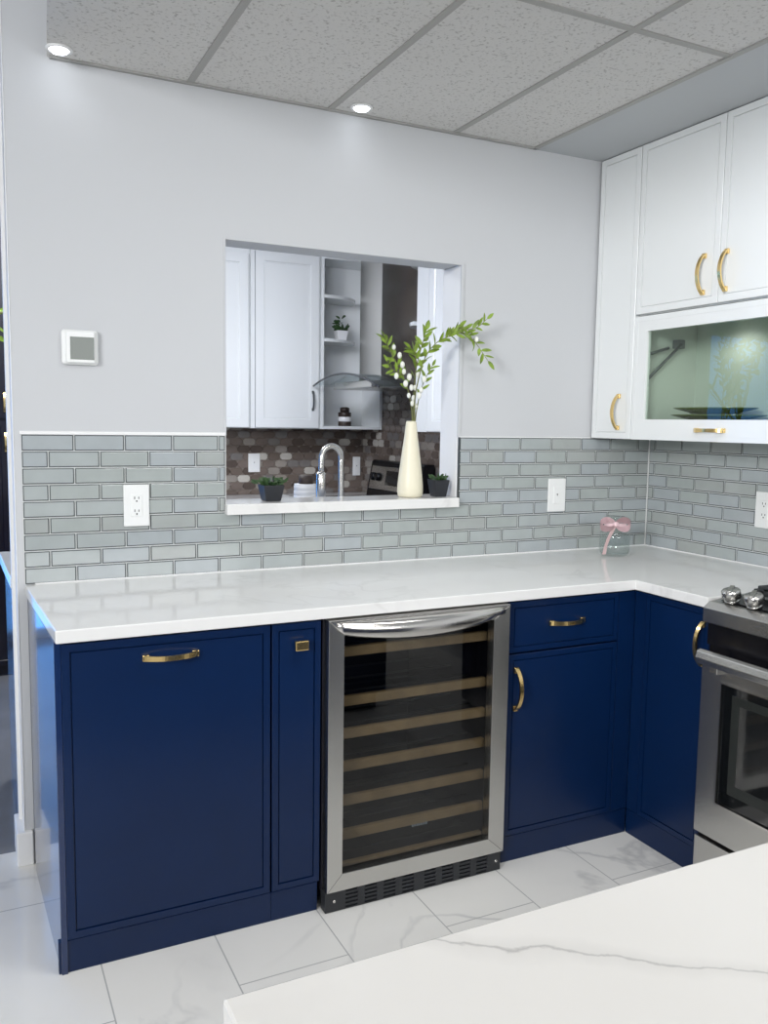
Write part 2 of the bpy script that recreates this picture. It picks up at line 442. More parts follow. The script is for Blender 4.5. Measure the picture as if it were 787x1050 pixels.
# ------------------------------------------------------------------ front base cabinets (faces at y = -.637)
YF = -.637
def base_body(bm, x0, x1, z0=.0885, z1=.8785, front=-.616, back=-.02, t=.018):
    box(bm, x0, x0+t, front, back, z0, z1); box(bm, x1-t, x1, front, back, z0, z1)
    box(bm, x0+t, x1-t, front, back, z0, z0+t); box(bm, x0+t, x1-t, back-.006, back, z0+t, z1)
    box(bm, x0+t, x1-t, front, front+.05, z1-t, z1)

# wide pull-out cabinet at the open end
r = thing('base_cabinet', 'wide navy base cabinet with one tall front, at the open end of the counter', 'cabinet', (.31, -.33, 0))
b = BM(); base_body(b, .040, .588); obj('body', b, M['navy'], r)
b = BM(); prism(b, [(.0255, -.634), (.0265, -.6355), (.0405, -.6355), (.0405, -.050), (.0055, -.050)], .0, .8795); p = obj('end_panel', b, M['navyside'], r); tag(p, 'glossy navy end panel')
b = BM(); shaker(b, .0415, .588, .092, .872, YF); bb = BM(); box(bb, .0055, .0405, -.048, -.012, .116, .8795, .001); obj('scribe_strip', bb, M['navy'], r)
dr = obj('door', b, M['navy'], r)
b = BM(); arch_handle(b, (.313, .818), .142, False, YF, h=.028); tag(obj('handle', b, M['brass'], dr), 'brass bow handle')
b = BM(); box(b, .019, .592, -.6305, -.612, .0, .088, .0015); obj('plinth', b, M['navy'], r)
# narrow pull-out
r = thing('base_cabinet', 'narrow navy pull-out cabinet with a small square brass knob', 'cabinet', (.668, -.33, 0))
b = BM(); base_body(b, .5925, .742); obj('body', b, M['navy'], r)
b = BM(); shaker(b, .5935, .739, .092, .872, YF, fw=.018); dr = obj('door', b, M['navy'], r)
b = BM(); box(b, .669, .677, YF-.016, YF+.0005, .807, .815, .001); box(b, .653, .693, YF-.026, YF-.014, .797, .825, .003); tag(obj('knob', b, M['brass'], dr), 'square brass knob')
b = BM(); box(b, .5925, .735, -.6305, -.612, .0, .088, .0015); obj('plinth', b, M['navy'], r)
# drawer cabinet
r = thing('base_cabinet', 'navy base cabinet with a drawer above a single door, right of the wine cooler', 'cabinet', (1.62, -.33, 0))
b = BM(); base_body(b, 1.382, 1.90); obj('body', b, M['navy'], r)
b = BM(); shaker(b, 1.385, 1.832, .706, .872, YF, fw=.018); dr = obj('drawer', b, M['navy'], r)
b = BM(); arch_handle(b, (1.610, .793), .138, False, YF, h=.030); tag(obj('handle', b, M['brass'], dr), 'brass bow handle')
b = BM(); shaker(b, 1.385, 1.832, .092, .700, YF, fw=.018); dr = obj('door', b, M['navy'], r)
b = BM(); arch_handle(b, (1.413, .587), .138, True, YF, h=.034); tag(obj('handle', b, M['brass'], dr), 'brass bow handle')
b = BM(); box(b, 1.835, 1.9062, YF+.002, YF+.02, .092, .872, .001); obj('filler_strip', b, M['navy'], r)
b = BM(); box(b, 1.382, 1.909, -.6305, -.612, .0, .088, .0015); obj('plinth', b, M['navy'], r)
# corner cabinet, its front facing left along the right-hand run
r = thing('base_cabinet', 'navy corner base cabinet whose door meets the steel range', 'cabinet', (2.2, -.8, 0))
b = BM(); base_body(b, .640, .968, front=1.925, back=2.52); place(b, RIGHT); obj('body', b, M['navy'], r)
b = BM(); shaker(b, .690, .966, .092, .872, 1.904, fw=.018); place(b, RIGHT); dr = obj('door', b, M['navy'], r)
b = BM(); arch_handle(b, (.945, .760), .138, True, 1.904, h=.032); place(b, RIGHT); tag(obj('handle', b, M['brass'], dr), 'brass bow handle')
b = BM(); box(b, .6355, .687, 1.906, 1.924, .092, .872, .001); place(b, RIGHT); obj('filler_strip', b, M['navy'], r)
b = BM(); box(b, .6305, .968, 1.911, 1.929, .0, .088, .0015); place(b, RIGHT); obj('plinth', b, M['navy'], r)

# ------------------------------------------------------------------ wine cooler
YD = -.672
r = thing('wine_cooler', 'stainless framed wine cooler with a dark glass door and wooden racks', 'wine cooler', (1.06, -.35, 0))
b = BM()
for x0, x1, y0, y1, z0, z1 in ((.746, .776, -.632, -.03, .055, .872), (1.335, 1.364, -.632, -.03, .055, .872), (.776, 1.335, -.632, -.03, .055, .075),
                               (.776, 1.335, -.632, -.03, .852, .872), (.776, 1.335, -.05, -.03, .075, .852)): box(b, x0, x1, y0, y1, z0, z1)
obj('body', b, M['cavity'], r)
b = BM()   # mitred door frame
def mitred(bm, x0, x1, z0, z1, ix0, ix1, iz0, iz1, yf, yb, bev=.003):
    O = ((x0, z0), (x1, z0), (x1, z1), (x0, z1)); I = ((ix0, iz0), (ix1, iz0), (ix1, iz1), (ix0, iz1))
    for k in range(4):
        q = [O[k], O[(k+1) % 4], I[(k+1) % 4], I[k]]
        prism(bm, q, yf, yb, .0012, axis='y')
mitred(b, .749, 1.362, .066, .876, .797, 1.304, .118, .832, YD, -.634)
fr = obj('door_frame', b, M['steel'], r)
b = BM(); box(b, .7962, 1.3048, -.654, -.648, .1172, .8328); tag(obj('glass', b, M['cpane'], fr), 'dark tinted glass pane')
b = BM()
for k, (dx, w_) in enumerate(((0, .006), (.0085, .005), (.016, .007), (.0255, .004), (.032, .006), (.0405, .005), (.048, .006))): box(b, 1.035+dx, 1.035+dx+w_, -.6545, -.6538, .205, .212)
tag(obj('maker_mark', b, M['mark'], fr), 'tiny pale mark on the glass')
b = BM()   # scoop handle across the top rail
t = bmesh.new(); rings = []; n = 28
for i in range(n+1):
    u = i/n; x = .772+.571*u; q = (1-abs(2*u-1)**2.4)
    skew = math.sin(PI*u)**.6
    out = .004+.036*q; bot = .868-.022-.034*math.sin(PI*min(1, u*1.05+.02 if u < .9 else 1))**.6 if 0 < u < 1 else .848
    prof = ((0, .869), (-out*.55, .869), (-out, .860), (-out*.96, bot+.006), (-out*.75, bot), (-out*.35, bot+.004), (0, bot+.012))
    rings.append([t.verts.new((x, YD+.001+oy, z)) for oy, z in prof])
for a, c in zip(rings, rings[1:]):
    for k in range(7): t.faces.new((a[k], a[(k+1) % 7], c[(k+1) % 7], c[k]))
t.faces.new(rings[0]); t.faces.new(rings[-1]); bmesh.ops.recalc_face_normals(t, faces=t.faces[:])
for f in t.faces: f.smooth = len(f.verts) == 4
merge(b, t)
tag(obj('handle', b, M['steelh'], fr), 'curved stainless scoop handle')
for z in (.764, .614, .514, .413, .307, .201, .098):
    b = BM(); box(b, .800, 1.318, -.612, -.594, z-.014, z+.016, .003)
    sh = obj('shelf', b, M['wood'], r)
    b = BM()
    for yy in (-.50, -.38, -.26, -.14): tube(b, [(.785, yy, z-.006), (1.326, yy, z-.006)], .003, 6)
    obj('wire_rack', b, M['blackm'], sh)
b = BM()   # ventilated grille panel
x0, x1, z0, z1 = .747, 1.357, .002, .064; yg = -.664
box(b, x0, x1, yg+.006, yg+.035, z0, z1, .0)
cols = [.812+.063*k for k in range(4)]+[1.078+.063*k for k in range(4)]
xs = [x0]+[v for c in cols for v in (c, c+.040)]+[x1]
for i in range(0, len(xs), 2): box(b, xs[i], xs[i+1], yg, yg+.006, z0, z1)
for c in cols:
    for k in range(6):
        zz = z0+(z1-z0)*(k/5); 
        box(b, c, c+.040, yg+.0005, yg+.006, max(z0, zz-.0033), min(z1, zz+.0033))
gp = obj('grille', b, M['blackm'], r)
for sx in (.775, 1.340):
    b = BM(); lathe(b, [(0, 0), (.0055, 0), (.0045, .003), (0, .0035)], 0, 0, 12, mtx=Matrix.Translation((sx, yg, .034)) @ Matrix.Rotation(PI/2, 4, 'X')); obj('screw', b, M['steelh'], gp)
b = BM(); box(b, .772, .796, -.663, -.64, .056, .0665, .001); tag(obj('hinge_pin', b, M['plate'], r), 'pale hinge foot under the door')

# ------------------------------------------------------------------ steel range (right run), local x = -Y, local y = X
r = thing('range', 'stainless slide-in gas range with black control strip, beside the corner cabinet', 'range', (2.2, -1.355, 0))
RX0, RX1 = .976, 1.734
b = BM(); box(b, RX0, RX1, 1.90, 2.53, .03, .885); box(b, RX0, RX1, 1.886, 1.90, .770, .838, .001); place(b, RIGHT); obj('body', b, M['black'], r)
b = BM()
prism(b, [(1.862, .845), (1.862, .888), (1.886, .905), (2.0, .917), (2.53, .917), (2.53, .885), (1.875, .838)], RX0, RX1, .002, axis='x'); place(b, RIGHT); ct = obj('cooktop', b, M['steel'], r)
b = BM(); prism(b, [(1.905, .909), (1.905, .9115), (2.0, .9205), (2.51, .9205), (2.51, .914), (2.0, .914)], RX0+.03, RX1-.03, axis='x'); place(b, RIGHT); tag(obj('cooktop_surface', b, M['black'], ct), 'black recessed cooktop surface')
for k in range(5):
    kx = 1.040+.082*k*(1 if k < 2 else 1.35); b = BM()
    mt = Matrix.Translation((1.912, -kx, .913)) @ Matrix.Rotation(math.radians(-14), 4, 'Y')
    lathe(b, [(.0, 0), (.022, 0), (.022, .006), (.016, .007), (.016, .012), (.028, .013), (.028, .034), (.025, .038), (0, .038)], 0, 0, 28, mtx=mt)
    box(b, -.026, .026, -.007, .007, .034, .043, .002, mtx=mt @ Matrix.Rotation(.5, 4, 'Z'))
    obj('knob', b, M['steel'], r)
for k in range(2):
    b = BM(); gx0, gx1 = RX0+.07+.31*k, RX0+.37+.31*k
    for xx in (gx0, (gx0+gx1)/2, gx1): box(b, xx-.008, xx+.008, 2.02, 2.46, .938, .954, .003)
    for yy in (2.02, 2.13, 2.24, 2.35, 2.46): box(b, gx0, gx1, yy-.008, yy+.008, .940, .956, .003)
    for xx in (gx0, gx1):
        for yy in (2.02, 2.46): box(b, xx-.012, xx+.012, yy-.012, yy+.012, .9195, .945, .002)
    prism(b, [(2.012, .925), (2.012, .950), (2.06, .965), (2.11, .952), (2.11, .940)], gx0+.02, gx0+.10, .002, axis='x')
    place(b, RIGHT); obj('grate', b, M['iron'], r)
b = BM()   # oven door with window hole
dx0, dx1, dz0, dz1 = RX0+.006, RX1-.006, .178, .712; wx0, wx1, wz0, wz1 = 1.056, 1.654, .292, .672
def framed(bm, x0, x1, z0, z1, a0, a1, c0, c1, yf, yb, bev=.002):
    for q in (((x0, z0), (x1, z0), (a1, c0), (a0, c0)), ((x1, z0), (x1, z1), (a1, c1), (a1, c0)), ((x1, z1), (x0, z1), (a0, c1), (a1, c1)), ((x0, z1), (x0, z0), (a0, c0), (a0, c1))):
        prism(bm, list(q), yf, yb, axis='y')
framed(b, dx0, dx1, dz0, dz1, wx0, wx1, wz0, wz1, 1.866, 1.898)
place(b, RIGHT); dr = obj('oven_door', b, M['steel'], r)
b = BM(); framed(b, wx0-.004, wx1+.004, wz0-.004, wz1+.004, wx0+.003, wx1-.003, wz0+.003, wz1-.003, 1.8645, 1.8675); place(b, RIGHT); tag(obj('window_trim', b, M['steelh'], dr), 'bright window trim')
b = BM(); box(b, wx0-.002, wx1+.002, 1.872, 1.878, wz0-.002, wz1+.002); place(b, RIGHT); wd = obj('window', b, M['ovenglass'], dr); tag(wd, 'black oven window')
b = BM(); framed(b, wx0+.040, wx1-.040, wz0+.045, wz1-.03, wx0+.068, wx1-.068, wz0+.078, wz1-.055, 1.8712, 1.873); place(b, RIGHT); obj('window_border', b, M['ovenfr'], dr)
b = BM(); prism(b, [(1.818, .724), (1.812, .742), (1.818, .762), (1.832, .768), (1.842, .762), (1.838, .728), (1.83, .721)], RX0+.024, RX1-.024, .002, axis='x')
for xx in (RX0+.06, RX1-.09): box(b, xx, xx+.03, 1.836, 1.868, .700, .745, .002)
place(b, RIGHT); obj('oven_handle', b, M['steel'], dr)
b = BM(); box(b, RX0+.008, RX1-.008, 1.868, 1.898, .035, .163, .002); place(b, RIGHT); obj('drawer', b, M['steel'], r)
b = BM(); box(b, RX0+.02, RX1-.02, 1.93, 2.5, .0, .032); place(b, RIGHT); obj('kick_base', b, M['black'], r)

# ------------------------------------------------------------------ island
b = BM(); box(b, .033, 1.74, -3.20, -2.147, .880, ZC, .003)
o = obj('island_countertop', b, M['island'], loc=(.9, -2.65, .88)); tag(o, 'pale quartz island top with one long grey vein, nearest the viewer', 'countertop')
r = thing('island_cabinet', 'navy island cabinet under the pale veined top', 'cabinet', (.9, -2.65, 0))
b = BM(); box(b, .063, 1.71, -3.17, -2.20, .09, .8795); obj('body', b, M['navy'], r)
for k in range(3):
    b = BM(); x0 = .07+.545*k
    t = BM(); shaker(t, -(x0+.54), -x0, .1, .872, 2.178, fw=.02); t.transform(Matrix.Rotation(PI, 4, 'Z')); merge(b, t)
    dr = obj('door', b, M['navy'], r)
b = BM(); box(b, .10, 1.68, -3.12, -2.25, 0, .0895); obj('plinth', b, M['navy'], r)

# ------------------------------------------------------------------ white wall cabinets (right run)
UF = 2.21
def carcass(bm, x0, x1, z0, z1, y0, y1, t=.018, mid=None):
    box(bm, x0, x0+t, y0, y1, z0, z1); box(bm, x1-t, x1, y0, y1, z0, z1)
    box(bm, x0+t, x1-t, y0, y1, z0, z0+t); box(bm, x0+t, x1-t, y0, y1, z1-t, z1); box(bm, x0+t, x1-t, y1-.012, y1, z0+t, z1-t)
r = thing('wall_cabinet', 'tall narrow white wall cabinet in the corner, full height to the ceiling', 'cabinet', (2.37, -.12, ZT))
b = BM(); carcass(b, .003, .235, ZT, 2.506, UF+.0205, XR-.001); place(b, RIGHT); obj('body', b, M['white'], r)
b = BM(); shaker(b, .003, .233, ZT+.001, 2.504, UF, fw=.024, rec=.0035); place(b, RIGHT); dr = obj('door', b, M['white'], r)
b = BM(); arch_handle(b, (.165, 1.492), .138, True, UF, h=.032); place(b, RIGHT); tag(obj('handle', b, M['brass'], dr), 'brass bow handle')
r = thing('wall_cabinet', 'white two-door wall cabinet above the glass-fronted one', 'cabinet', (2.37, -.64, 1.862))
b = BM(); carcass(b, .237, 1.045, 1.864, 2.506, UF+.0205, XR-.001); place(b, RIGHT); obj('body', b, M['white'], r)
for x0, x1, hx in ((.238, .6395, .576), (.6425, 1.044, .676)):
    b = BM(); shaker(b, x0, x1, 1.868, 2.504, UF, fw=.024, rec=.0035); place(b, RIGHT); dr = obj('door', b, M['white'], r)
    b = BM(); arch_handle(b, (hx, 1.973), .138, True, UF, h=.032); place(b, RIGHT); tag(obj('handle', b, M['brass'], dr), 'brass bow handle')
r = thing('wall_cabinet', 'white lift-up wall cabinet with a glass front showing olive platters', 'cabinet', (2.37, -.64, ZT))
b = BM(); carcass(b, .237, 1.045, ZT, 1.862, UF+.0205, XR-.001); place(b, RIGHT); obj('body', b, M['whitein'], r)
b = BM(); ax0, ax1, az0, az1 = .306, .976, 1.463, 1.800
framed(b, .238, 1.044, ZT+.001, 1.858, ax0, ax1, az0, az1, UF, UF+.02)
framed(b, .255, 1.027, ZT+.018, 1.841, .258, 1.024, ZT+.021, 1.838, UF-.001, UF+.004)
place(b, RIGHT); dr = obj('door', b, M['white'], r)
b = BM(); box(b, ax0-.003, ax1+.003, UF+.009, UF+.013, az0-.003, az1+.003); place(b, RIGHT); tag(obj('glass', b, M['pane'], dr), 'clear glass pane')
b = BM(); arch_handle(b, (.640, 1.425), .132, False, UF, h=.028); place(b, RIGHT); tag(obj('handle', b, M['brass'], dr), 'brass bow handle')
b = BM()
for p, q in (((.272, 2.245, 1.612), (.285, 2.41, 1.762)), ((.272, 2.25, 1.715), (.278, 2.35, 1.745))): tube(b, [p, q], .006, 8)
box(b, .256, .276, 2.235, 2.262, 1.590, 1.632, .003); box(b, .256, .276, 2.24, 2.262, 1.70, 1.73, .003); box(b, .256, .285, 2.39, 2.43, 1.745, 1.78, .003)
place(b, RIGHT); tag(obj('lift_strut', b, M['hinge'], r), 'grey lift strut')
b = BM(); lathe(b, [(0, 0), (.035, 0), (.035, .007), (0, .007)], 2.43, -.50, 24, cz=1.8365); tag(obj('puck_light', b, M['puck'], r), 'small round puck light')
# olive platters stacked behind the glass
for i, (z, ry, rx, dy) in enumerate(((1.4025, .205, .135, 0), (1.431, .205, .135, .006), (1.4595, .20, .13, -.004), (1.486, .175, .12, .01))):
    b = BM(); lathe(b, [(0, 0), (.55, 0), (.62, .006), (.97, .019), (1, .0215), (.99, .0235), (.60, .0105), (.50, .006), (0, .006)], 2.388, -.50+dy, 48, sx=rx, sy=ry, cz=z)
    o = obj('platter', b, M['olive'], loc=(2.388, -.50, z))
    tag(o, ('olive oval platter at the bottom of the stack in the glass cabinet', 'olive oval platter second from the bottom of the stack',
            'olive oval platter just beneath the topmost one', 'smaller olive oval platter lying on top of the stack')[i], 'platter', 'olive platters in the glass cabinet')

# ------------------------------------------------------------------ wall plates and thermostat
def decora(name, label, cx, cz, mtx, kind='duplex', w=.082, h=.137, group='wall plates on the grey tile', y0=-.0002):
    c = Vector((cx, y0, cz)); loc = (mtx @ c) if mtx else c
    r = thing(name, label, 'wall plate', loc, group)
    b = BM(); box(b, cx-w/2, cx+w/2, y0-.0075, y0, cz-h/2, cz+h/2, .003, 2); place(b, mtx); obj('plate', b, M['plate'], r)
    b = BM(); box(b, cx-.0185, cx+.0185, y0-.0095, y0-.006, cz-.036, cz+.036, .0015); place(b, mtx); ins = obj('insert', b, M['plate'], r)
    if kind == 'duplex':
        for dz in (-.021, .021):
            b = BM()
            for dx, hh in ((-.0065, .0042), (.0065, .0036)): box(b, cx+dx-.0013, cx+dx+.0013, y0-.0098, y0-.009, cz+dz+.004-hh, cz+dz+.004+hh)
            lathe(b, [(0, 0), (.0027, 0), (.0027, .0006), (0, .0006)], 0, 0, 10, mtx=Matrix.Translation((cx, y0-.0092, cz+dz-.0065)) @ Matrix.Rotation(PI/2, 4, 'X'))
            place(b, mtx); tag(obj('socket', b, M['slot'], ins), 'dark socket holes')
    else:
        b = BM(); prism(b, [(cx-.0035, cz+.006), (cx+.0035, cz+.006), (cx, cz-.004)], y0-.0098, y0-.009, axis='y')
        place(b, mtx); tag(obj('socket', b, M['slot'], ins), 'small dark central hole')
decora('wall_outlet', 'white double socket on the grey tile under the thermostat', .343, 1.1545, None)
decora('wall_outlet', 'white plate with one small central hole, on the tile left of the ribboned jar', 2.040, 1.148, None, 'hole', w=.088)
RT = Matrix.Translation((XR, 0, 0)) @ RIGHT
decora('wall_outlet', 'white double socket on the right-hand tiled wall over the range end', .622, 1.130, RT)
r = thing('thermostat', 'small white square thermostat with a grey screen on the white wall', 'thermostat', (.178, .008, 1.655))
b = BM(); box(b, .1235, .2325, -.012, .0085, 1.601, 1.709, .012, 4); box(b, .136, .222, -.020, -.011, 1.606, 1.704, .006, 3); obj('case', b, M['plate'], r)
b = BM(); box(b, .1475, .2185, -.0208, -.0195, 1.6165, 1.686); tag(obj('screen', b, M['lcd'], r), 'grey green screen')

# ------------------------------------------------------------------ recessed spots
def spot(name, label, x, y, z=ZCEIL, rad=.034):
    r = thing(name, label, 'ceiling light', (x, y, z-.006), 'recessed ceiling spots')
    b = BM(); lathe(b, [(rad*.8, 0), (rad*1.12, .001), (rad*1.12, .0055), (rad*.8, .0055)], x, y, 28, cz=z-.006); obj('ring', b, M['trim'], r)
    b = BM(); lathe(b, [(0, -.010), (rad*.35, -.009), (rad*.65, -.006), (rad*.86, 0), (rad*.86, .004), (0, .004)], x, y, 28, cz=z-.0052); tag(obj('lens', b, M['led'], r), 'glowing lens')
spot('ceiling_spot', 'small glowing round spot at the corner where the tiled ceiling ends', .130, -.070)
spot('ceiling_spot', 'small glowing round spot in the ceiling above the wall opening', 1.104, -.070)

# ------------------------------------------------------------------ jar with bow
JX, JY = 2.200, -.185
r = thing('glass_jar', 'clear glass jar tied with a pink ribbon bow in the counter corner', 'jar', (JX, JY, ZC))
prof = [(0, .0), (.052, .0), (.060, .005), (.062, .02), (.062, .078), (.058, .094), (.045, .108), (.040, .114), (.041, .148), (.043, .150), (.0385, .150), (.0375, .114), (.042, .106), (.055, .092), (.0585, .078), (.0585, .022), (.054, .010), (0, .008)]
b = BM(); lathe(b, prof, JX, JY, 40, cz=ZC+.0003); obj('body', b, M['jar'], r)
b = BM(); lathe(b, [(0, .004), (.0445, .0), (.0445, .006), (.040, .0085), (0, .0085)], JX, JY, 32, cz=ZC+.1495); tag(obj('lid', b, M['jar'], r), 'clear glass lid')
b = BM(); lathe(b, [(.0425, .0), (.0435, .002), (.0435, .014), (.0425, .016)], JX, JY, 32, cz=ZC+.118)
kx, ky, kz = JX-.66*.052, JY-.75*.052, ZC+.132
def loop(bm, sgn, ang):
    pts = []
    for k in range(15):
        a = 2*PI*k/14; u = (1-math.cos(a))/2
        pts.append((u*.058, math.sin(a)*.022))
    t = bmesh.new(); A = []
    for (u, v) in pts:
        for_ = []
        wid = .008+.011*min(1, u/.04)
        c = Vector((sgn*u*math.cos(ang), -.35*u, u*math.sin(ang)))
        c += Vector((0, v*.8, v*.75)); c = Matrix.Rotation(-.72, 3, 'Z') @ c
        A.append((t.verts.new(Vector((kx, ky, kz))+c+Vector((0, 0, -wid*.7))), t.verts.new(Vector((kx, ky, kz))+c+Vector((0, 0, wid*.7)))))
    for p, q in zip(A, A[1:]): t.faces.new((p[0], q[0], q[1], p[1]))
    for f in t.faces: f.smooth = True
    bmesh.ops.solidify(t, geom=t.faces[:], thickness=.0012)
    merge(bm, t)
loop(b, -1, -.02); loop(b, 1, .05)
box(b, kx-.010, kx+.010, ky-.012, ky+.006, kz-.010, kz+.010, .006, 3)
bw = obj('ribbon_bow', b, M['pink'], r); tag(bw, 'pink ribbon bow')
b = BM(); t = bmesh.new(); A = []
for p, w in (((kx-.004, ky-.006, kz-.004), .006), ((kx-.016, ky+.002, kz-.03), .009), ((kx-.028, ky+.008, kz-.06), .008), ((kx-.034, ky+.014, kz-.09), .007), ((kx-.037, ky+.018, kz-.122), .009)):
    A.append((t.verts.new((p[0]-w, p[1], p[2])), t.verts.new((p[0]+w, p[1]-.002, p[2]))))
for p, q in zip(A, A[1:]): t.faces.new((p[0], q[0], q[1], p[1]))
bmesh.ops.solidify(t, geom=t.faces[:], thickness=.0012); merge(b, t)
tag(obj('ribbon_tail', b, M['pale'], bw), 'pale hanging ribbon tail')

# ------------------------------------------------------------------ on the ledge: vase, branches, pots
LZ = 1.1513
VX, VY = 1.390, .065
b = BM(); lathe(b, [(0, 0), (.040, 0), (.047, .004), (.050, .02), (.0495, .045), (.046, .08), (.036, .16), (.026, .235), (.0205, .285), (.0185, .292), (.015, .290), (.018, .24), (.03, .14), (0, .02)], VX, VY, 40, cz=LZ)
o = obj('vase', b, M['cream'], loc=(VX, VY, LZ)); tag(o, 'tall tapering cream bottle vase holding leafy branches', 'vase')
def branch(label, paths, leaves, buds, rad=.0032):
    r = thing('branch', label, 'branch', paths[0][0], 'leafy branches in the cream vase')
    b = BM()
    for i, p in enumerate(paths):
        sp = smooth_path(p, 6); n = len(sp)
        tube(b, sp, [rad*(1-.6*k/(n-1))*(1 if i == 0 else .7) for k in range(n)], 7)
    obj('stem', b, M['stem'], r)
    b = BM()
    for i, p in enumerate(paths):
        sp = smooth_path(p, 8); n = len(sp); lo, cnt, L = leaves[i]
        for k in range(cnt):
            u = lo+(1-lo)*k/max(1, cnt-1); q = sp[min(n-1, int(u*(n-1)))]; d = (sp[min(n-1, int(u*(n-1))+1)]-sp[max(0, int(u*(n-1))-1)]).normalized()
            s = Vector((d.z, 0, -d.x))*(1 if k % 2 else -1)
            dd = d*.75+s*random.uniform(.45, .95)+Vector((0, random.uniform(-.5, .35), random.uniform(-.1, .25)))
            if k == cnt-1: dd = d
            leaf(b, q, dd, L*random.uniform(.8, 1.2), L*random.uniform(.32, .42), curl=random.uniform(-.05, .2))
    obj('leaves', b, M['leaf'], r)
    if buds:
        for (x, y, z) in buds:
            b = BM(); t = bmesh.new(); bmesh.ops.create_icosphere(t, subdivisions=2, radius=1)
            s = random.uniform(.008, .0115); t.transform(Matrix.Translation((x, y, z)) @ Matrix.Diagonal((s*.85, s*.85, s*1.25, 1)))
            for f in t.faces: f.smooth = True
            merge(b, t); tag(obj('bud', b, M['bud'], r), 'small white bud')
Z0 = (VX, VY, LZ+.03)
branch('longest leafy branch, arching right out of the vase across the wall',
       [[Z0, (1.398, .060, 1.42), (1.388, .036, 1.524), (1.390, .012, 1.603), (1.404, -.012, 1.682), (1.435, -.036, 1.733), (1.475, -.06, 1.758)],
        [(1.475, -.06, 1.758), (1.526, -.073, 1.774), (1.570, -.087, 1.743), (1.624, -.1, 1.673)],
        [(1.475, -.06, 1.758), (1.502, -.07, 1.791), (1.539, -.08, 1.785), (1.583, -.09, 1.798), (1.615, -.1, 1.827)]],
       [(.6, 12, .045), (.02, 20, .040), (.05, 14, .036)], [(1.395, .0, 1.56), (1.402, -.01, 1.60), (1.392, .01, 1.54), (1.575, -.095, 1.75)])
branch('upright leafy branch in the middle of the vase',
       [[(VX+.003, VY+.004, LZ+.03), (1.402, .069, 1.42), (1.400, .067, 1.543), (1.409, .065, 1.654), (1.431, .062, 1.74), (1.445, .06, 1.79)],
        [(1.409, .065, 1.654), (1.392, .05, 1.70), (1.372, .045, 1.715)]],
       [(.52, 15, .046), (.15, 8, .045)], [(1.398, .055, 1.57), (1.41, .055, 1.62), (1.395, .06, 1.53), (1.405, .055, 1.50)])
branch('budded branch leaning left over the range hood behind',
       [[(VX-.003, VY+.003, LZ+.03), (1.393, .061, 1.42), (1.385, .068, 1.524), (1.361, .076, 1.605), (1.322, .084, 1.677), (1.298, .092, 1.725), (1.288, .10, 1.755)],
        [(1.361, .076, 1.605), (1.335, .07, 1.625), (1.300, .07, 1.64), (1.285, .07, 1.665)]],
       [(.42, 16, .040), (.1, 9, .036)], [(1.315, .075, 1.72), (1.335, .065, 1.69), (1.345, .06, 1.655), (1.352, .06, 1.63), (1.320, .06, 1.612), (1.37, .05, 1.61), (1.38, .05, 1.57), (1.372, .055, 1.54), (1.385, .05, 1.51), (1.36, .06, 1.585)])
branch('short leafy twig at the right side of the vase',
       [[(VX+.004, VY-.003, LZ+.03), (1.401, .058, 1.42), (1.411, .04, 1.543), (1.424, .02, 1.605), (1.441, 0, 1.652)]],
       [(.5, 9, .034)], [], .0024)

def pot_plant(name, label, x, y, z, w, h, m, lm, n, lsz, spread, rise):
    r = thing(name, label, 'potted plant', (x, y, z))
    b = BM(); t = bmesh.new(); w0 = w*.36; w1 = w*.5
    def ring(hw, zz): return [t.verts.new((x+sx*hw, y+sy*hw, z+zz)) for sx, sy in ((-1, -1), (1, -1), (1, 1), (-1, 1))]
    rs = [ring(w0, 0), ring(w1, h), ring(w1*.9, h), ring(w1*.86, h*.86)]
    t.faces.new(rs[0][::-1])
    for a, c in zip(rs, rs[1:]):
        for k in range(4): t.faces.new((a[k], a[(k+1) % 4], c[(k+1) % 4], c[k]))
    t.faces.new(rs[-1]); bmesh.ops.bevel(t, geom=[e for e in t.edges], offset=w*.04, segments=2, affect='EDGES', profile=.5)
    bmesh.ops.recalc_face_normals(t, faces=t.faces[:]); merge(b, t)
    obj('pot', b, m, r)
    b = BM()
    for k in range(n):
        a = random.uniform(0, 2*PI); rr = w*.3*random.random()
        base = (x+rr*math.cos(a), y+rr*math.sin(a), z+h*.84)
        leaf(b, base, (math.cos(a)*spread*random.uniform(.3, 1), math.sin(a)*spread*random.uniform(.3, 1), random.uniform(.35, 1)), lsz*random.uniform(.6, 1.2), lsz*.34, curl=.25)
    for k in range(n//2):
        a = random.uniform(0, 2*PI); rr = w*.6*random.random(); zz = z+h+rise*random.random()
        leaf(b, (x+rr*math.cos(a), y+rr*math.sin(a), zz), (math.cos(a), math.sin(a), random.uniform(-.2, .9)), lsz*.7, lsz*.32)
    obj('foliage', b, lm, r)
pot_plant('potted_succulent', 'small dark potted succulent at the left end of the stone ledge', .825, .06, LZ, .078, .058, M['potb'], M['dleaf'], 34, .042, 1.0, .02)
pot_plant('potted_succulent', 'small dark potted succulent at the right of the cream vase', 1.507, .05, LZ, .066, .066, M['potb'], M['dleaf'], 26, .034, .9, .012)

